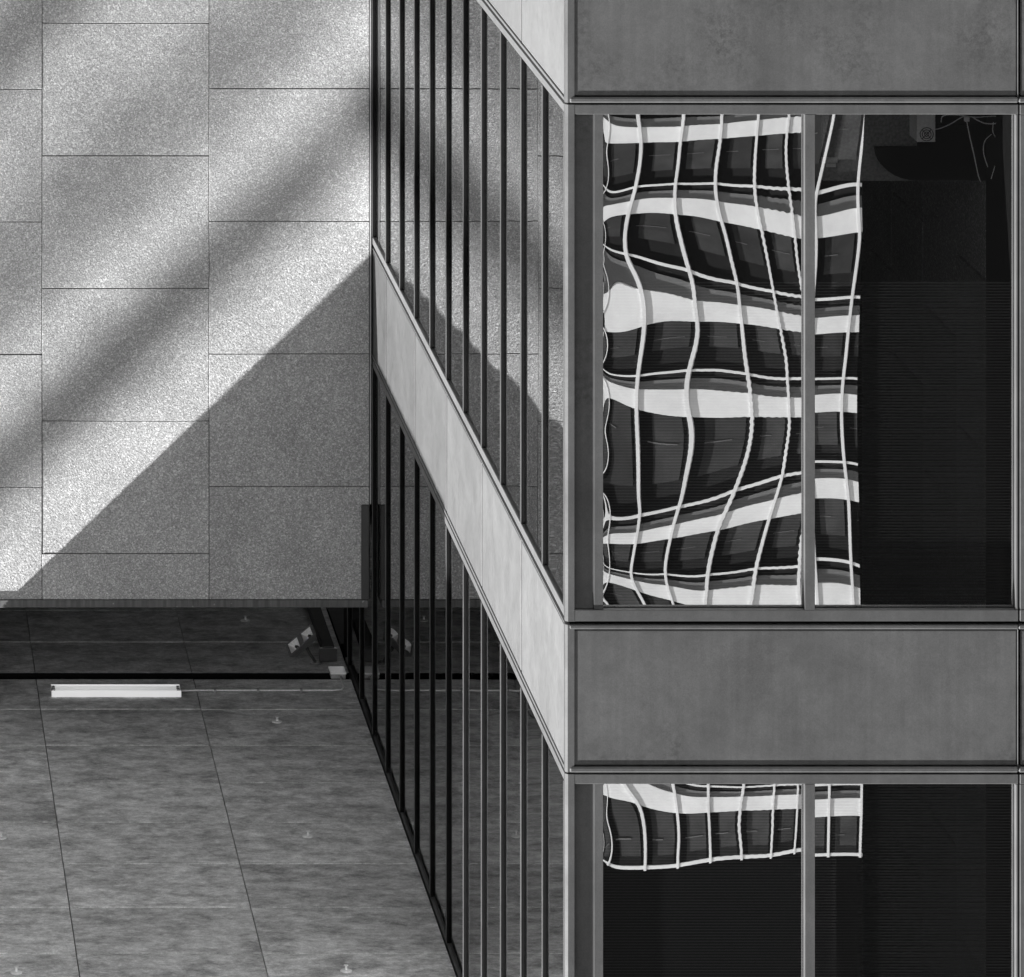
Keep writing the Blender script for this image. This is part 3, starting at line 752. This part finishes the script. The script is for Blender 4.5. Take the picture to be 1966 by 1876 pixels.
BLK = flat('dark_cladding', 0.012, 0.7, 0.1)
ZD = 16.0; XDK = PX(1662, 2 * ZF - ZD)
db = empty('dark_building', W(XDK + 8, ZD, -EYE), 'black clad building across the courtyard, mirrored beside the white tower', 'building')
def prism(name, plan, H0, H1, mat, parent):
    bm = bmesh.new()
    lo = [bm.verts.new(W(x, z, H0)) for x, z in plan]; hi = [bm.verts.new(W(x, z, H1)) for x, z in plan]
    bm.faces.new(lo); bm.faces.new(hi[::-1])
    for i in range(len(plan)):
        j = (i + 1) % len(plan); bm.faces.new((lo[i], lo[j], hi[j], hi[i]))
    return bm_obj(name, bm, mat, parent, W(plan[0][0], plan[0][1], H0))
prism('wall', [(XDK, ZD), (XDK + 16, ZD), (XDK + 16, ZD - 14), (XDK + 5.5, ZD - 14)], -EYE, 19, BLK, db)
prism('roof_edge', [(XDK, ZD + .05), (XDK + 16.1, ZD + .05), (XDK + 16.1, ZD - 14.1), (XDK + 5.5, ZD - 14.1)], 19.001, 19.4, DARK, db)
dt = empty('sky_block', W(52, ZF - 260, -EYE), 'tall black slab added to hide the sky above the white tower roof', 'building')  # added so the panes mirror black instead of sky
box('sky_block_body', 20, 95, ZF - 290, ZF - 260, -EYE, 150, BLK, dt)
box('sky_block_top', 22, 93, ZF - 288, ZF - 262, 150.001, 153, DARK, dt)

# neighbours on the sun side carry unseen beams added to throw the soft diagonal bands
nb = empty('neighbour_building', W(-32, 34, -EYE), 'concrete block beyond the left picture edge on the sun side', 'building')
box('wall', -44, -25, 22, 48, -EYE, 22, CONC, nb)
box('roof_slab', -44.2, -24.8, 21.8, 48.2, 22.001, 22.4, CONC, nb)
fn = empty('far_neighbour', W(-55, 28, -EYE), 'tall concrete block far beyond the left picture edge', 'building')
box('wall', -66, -49.5, 12, 46, -EYE, 47, CONC, fn)
box('roof_slab', -66.2, -49.3, 11.8, 46.2, 47.001, 47.4, CONC, fn)
rf = empty('shadow_beams', W(-28, 34, 22.4), 'unseen beams added over the neighbouring block to cast a soft diagonal band', 'frame')
rf2 = empty('shadow_beams', W(-52, 28, 47.4), 'unseen beams added over the tall far block to cast wide soft bands', 'frame')
PERP = Vector((-0.69, 0.0, -0.724))     # in (X, -, H) print sense: up-left from the sharp shadow edge
sX, sH = -SUN.x, SUN.z
hyp = math.hypot(sX, sH); dirX, dirH = sX / hyp, sH / hyp          # towards the sun within the wall plane
nX, nH = -abs(dirH), -abs(dirX)                                    # perpendicular, to the lit side
P0X, P0H = XE, HS                                                  # the sharp edge starts at the canopy corner
def beam(w_px, width, L, thick=0.12):
    par, top = (rf, 22.4) if L < 50 else (rf2, 47.4)
    w = w_px / (F / ZW)
    cX = P0X + nX * w + dirX * L; cH = P0H + nH * w + dirH * L
    bm = bmesh.new(); c = W(cX, ZW + SUN.y / hyp * L, cH)
    a = Vector((-nX, 0, nH)) * (width / 2); t = Vector((-dirX, 0, dirH)) * (thick / 2); ln = Vector((0, 7.0, 0))
    vs = [bm.verts.new(c + a * i + t * j + ln * k) for i in (-1, 1) for j in (-1, 1) for k in (-1, 1)]
    for f in ((0, 1, 3, 2), (4, 6, 7, 5), (0, 4, 5, 1), (2, 3, 7, 6), (0, 2, 6, 4), (1, 5, 7, 3)): bm.faces.new([vs[i] for i in f])
    bm_obj('beam', bm, DCONC, par, c)
    for s in (-1, 1):
        base = c + ln * s * 0.97
        bm_obj('post', tube_bm([Vector((base.x, base.y, top + EYE + .002)), base], 0.06, 8), DCONC, par)
for wpx, wd, L in ((192, 0.52, 44), (420, 0.44, 70), (552, 0.34, 72), (775, 0.75, 66)):
    beam(wpx, wd, L)
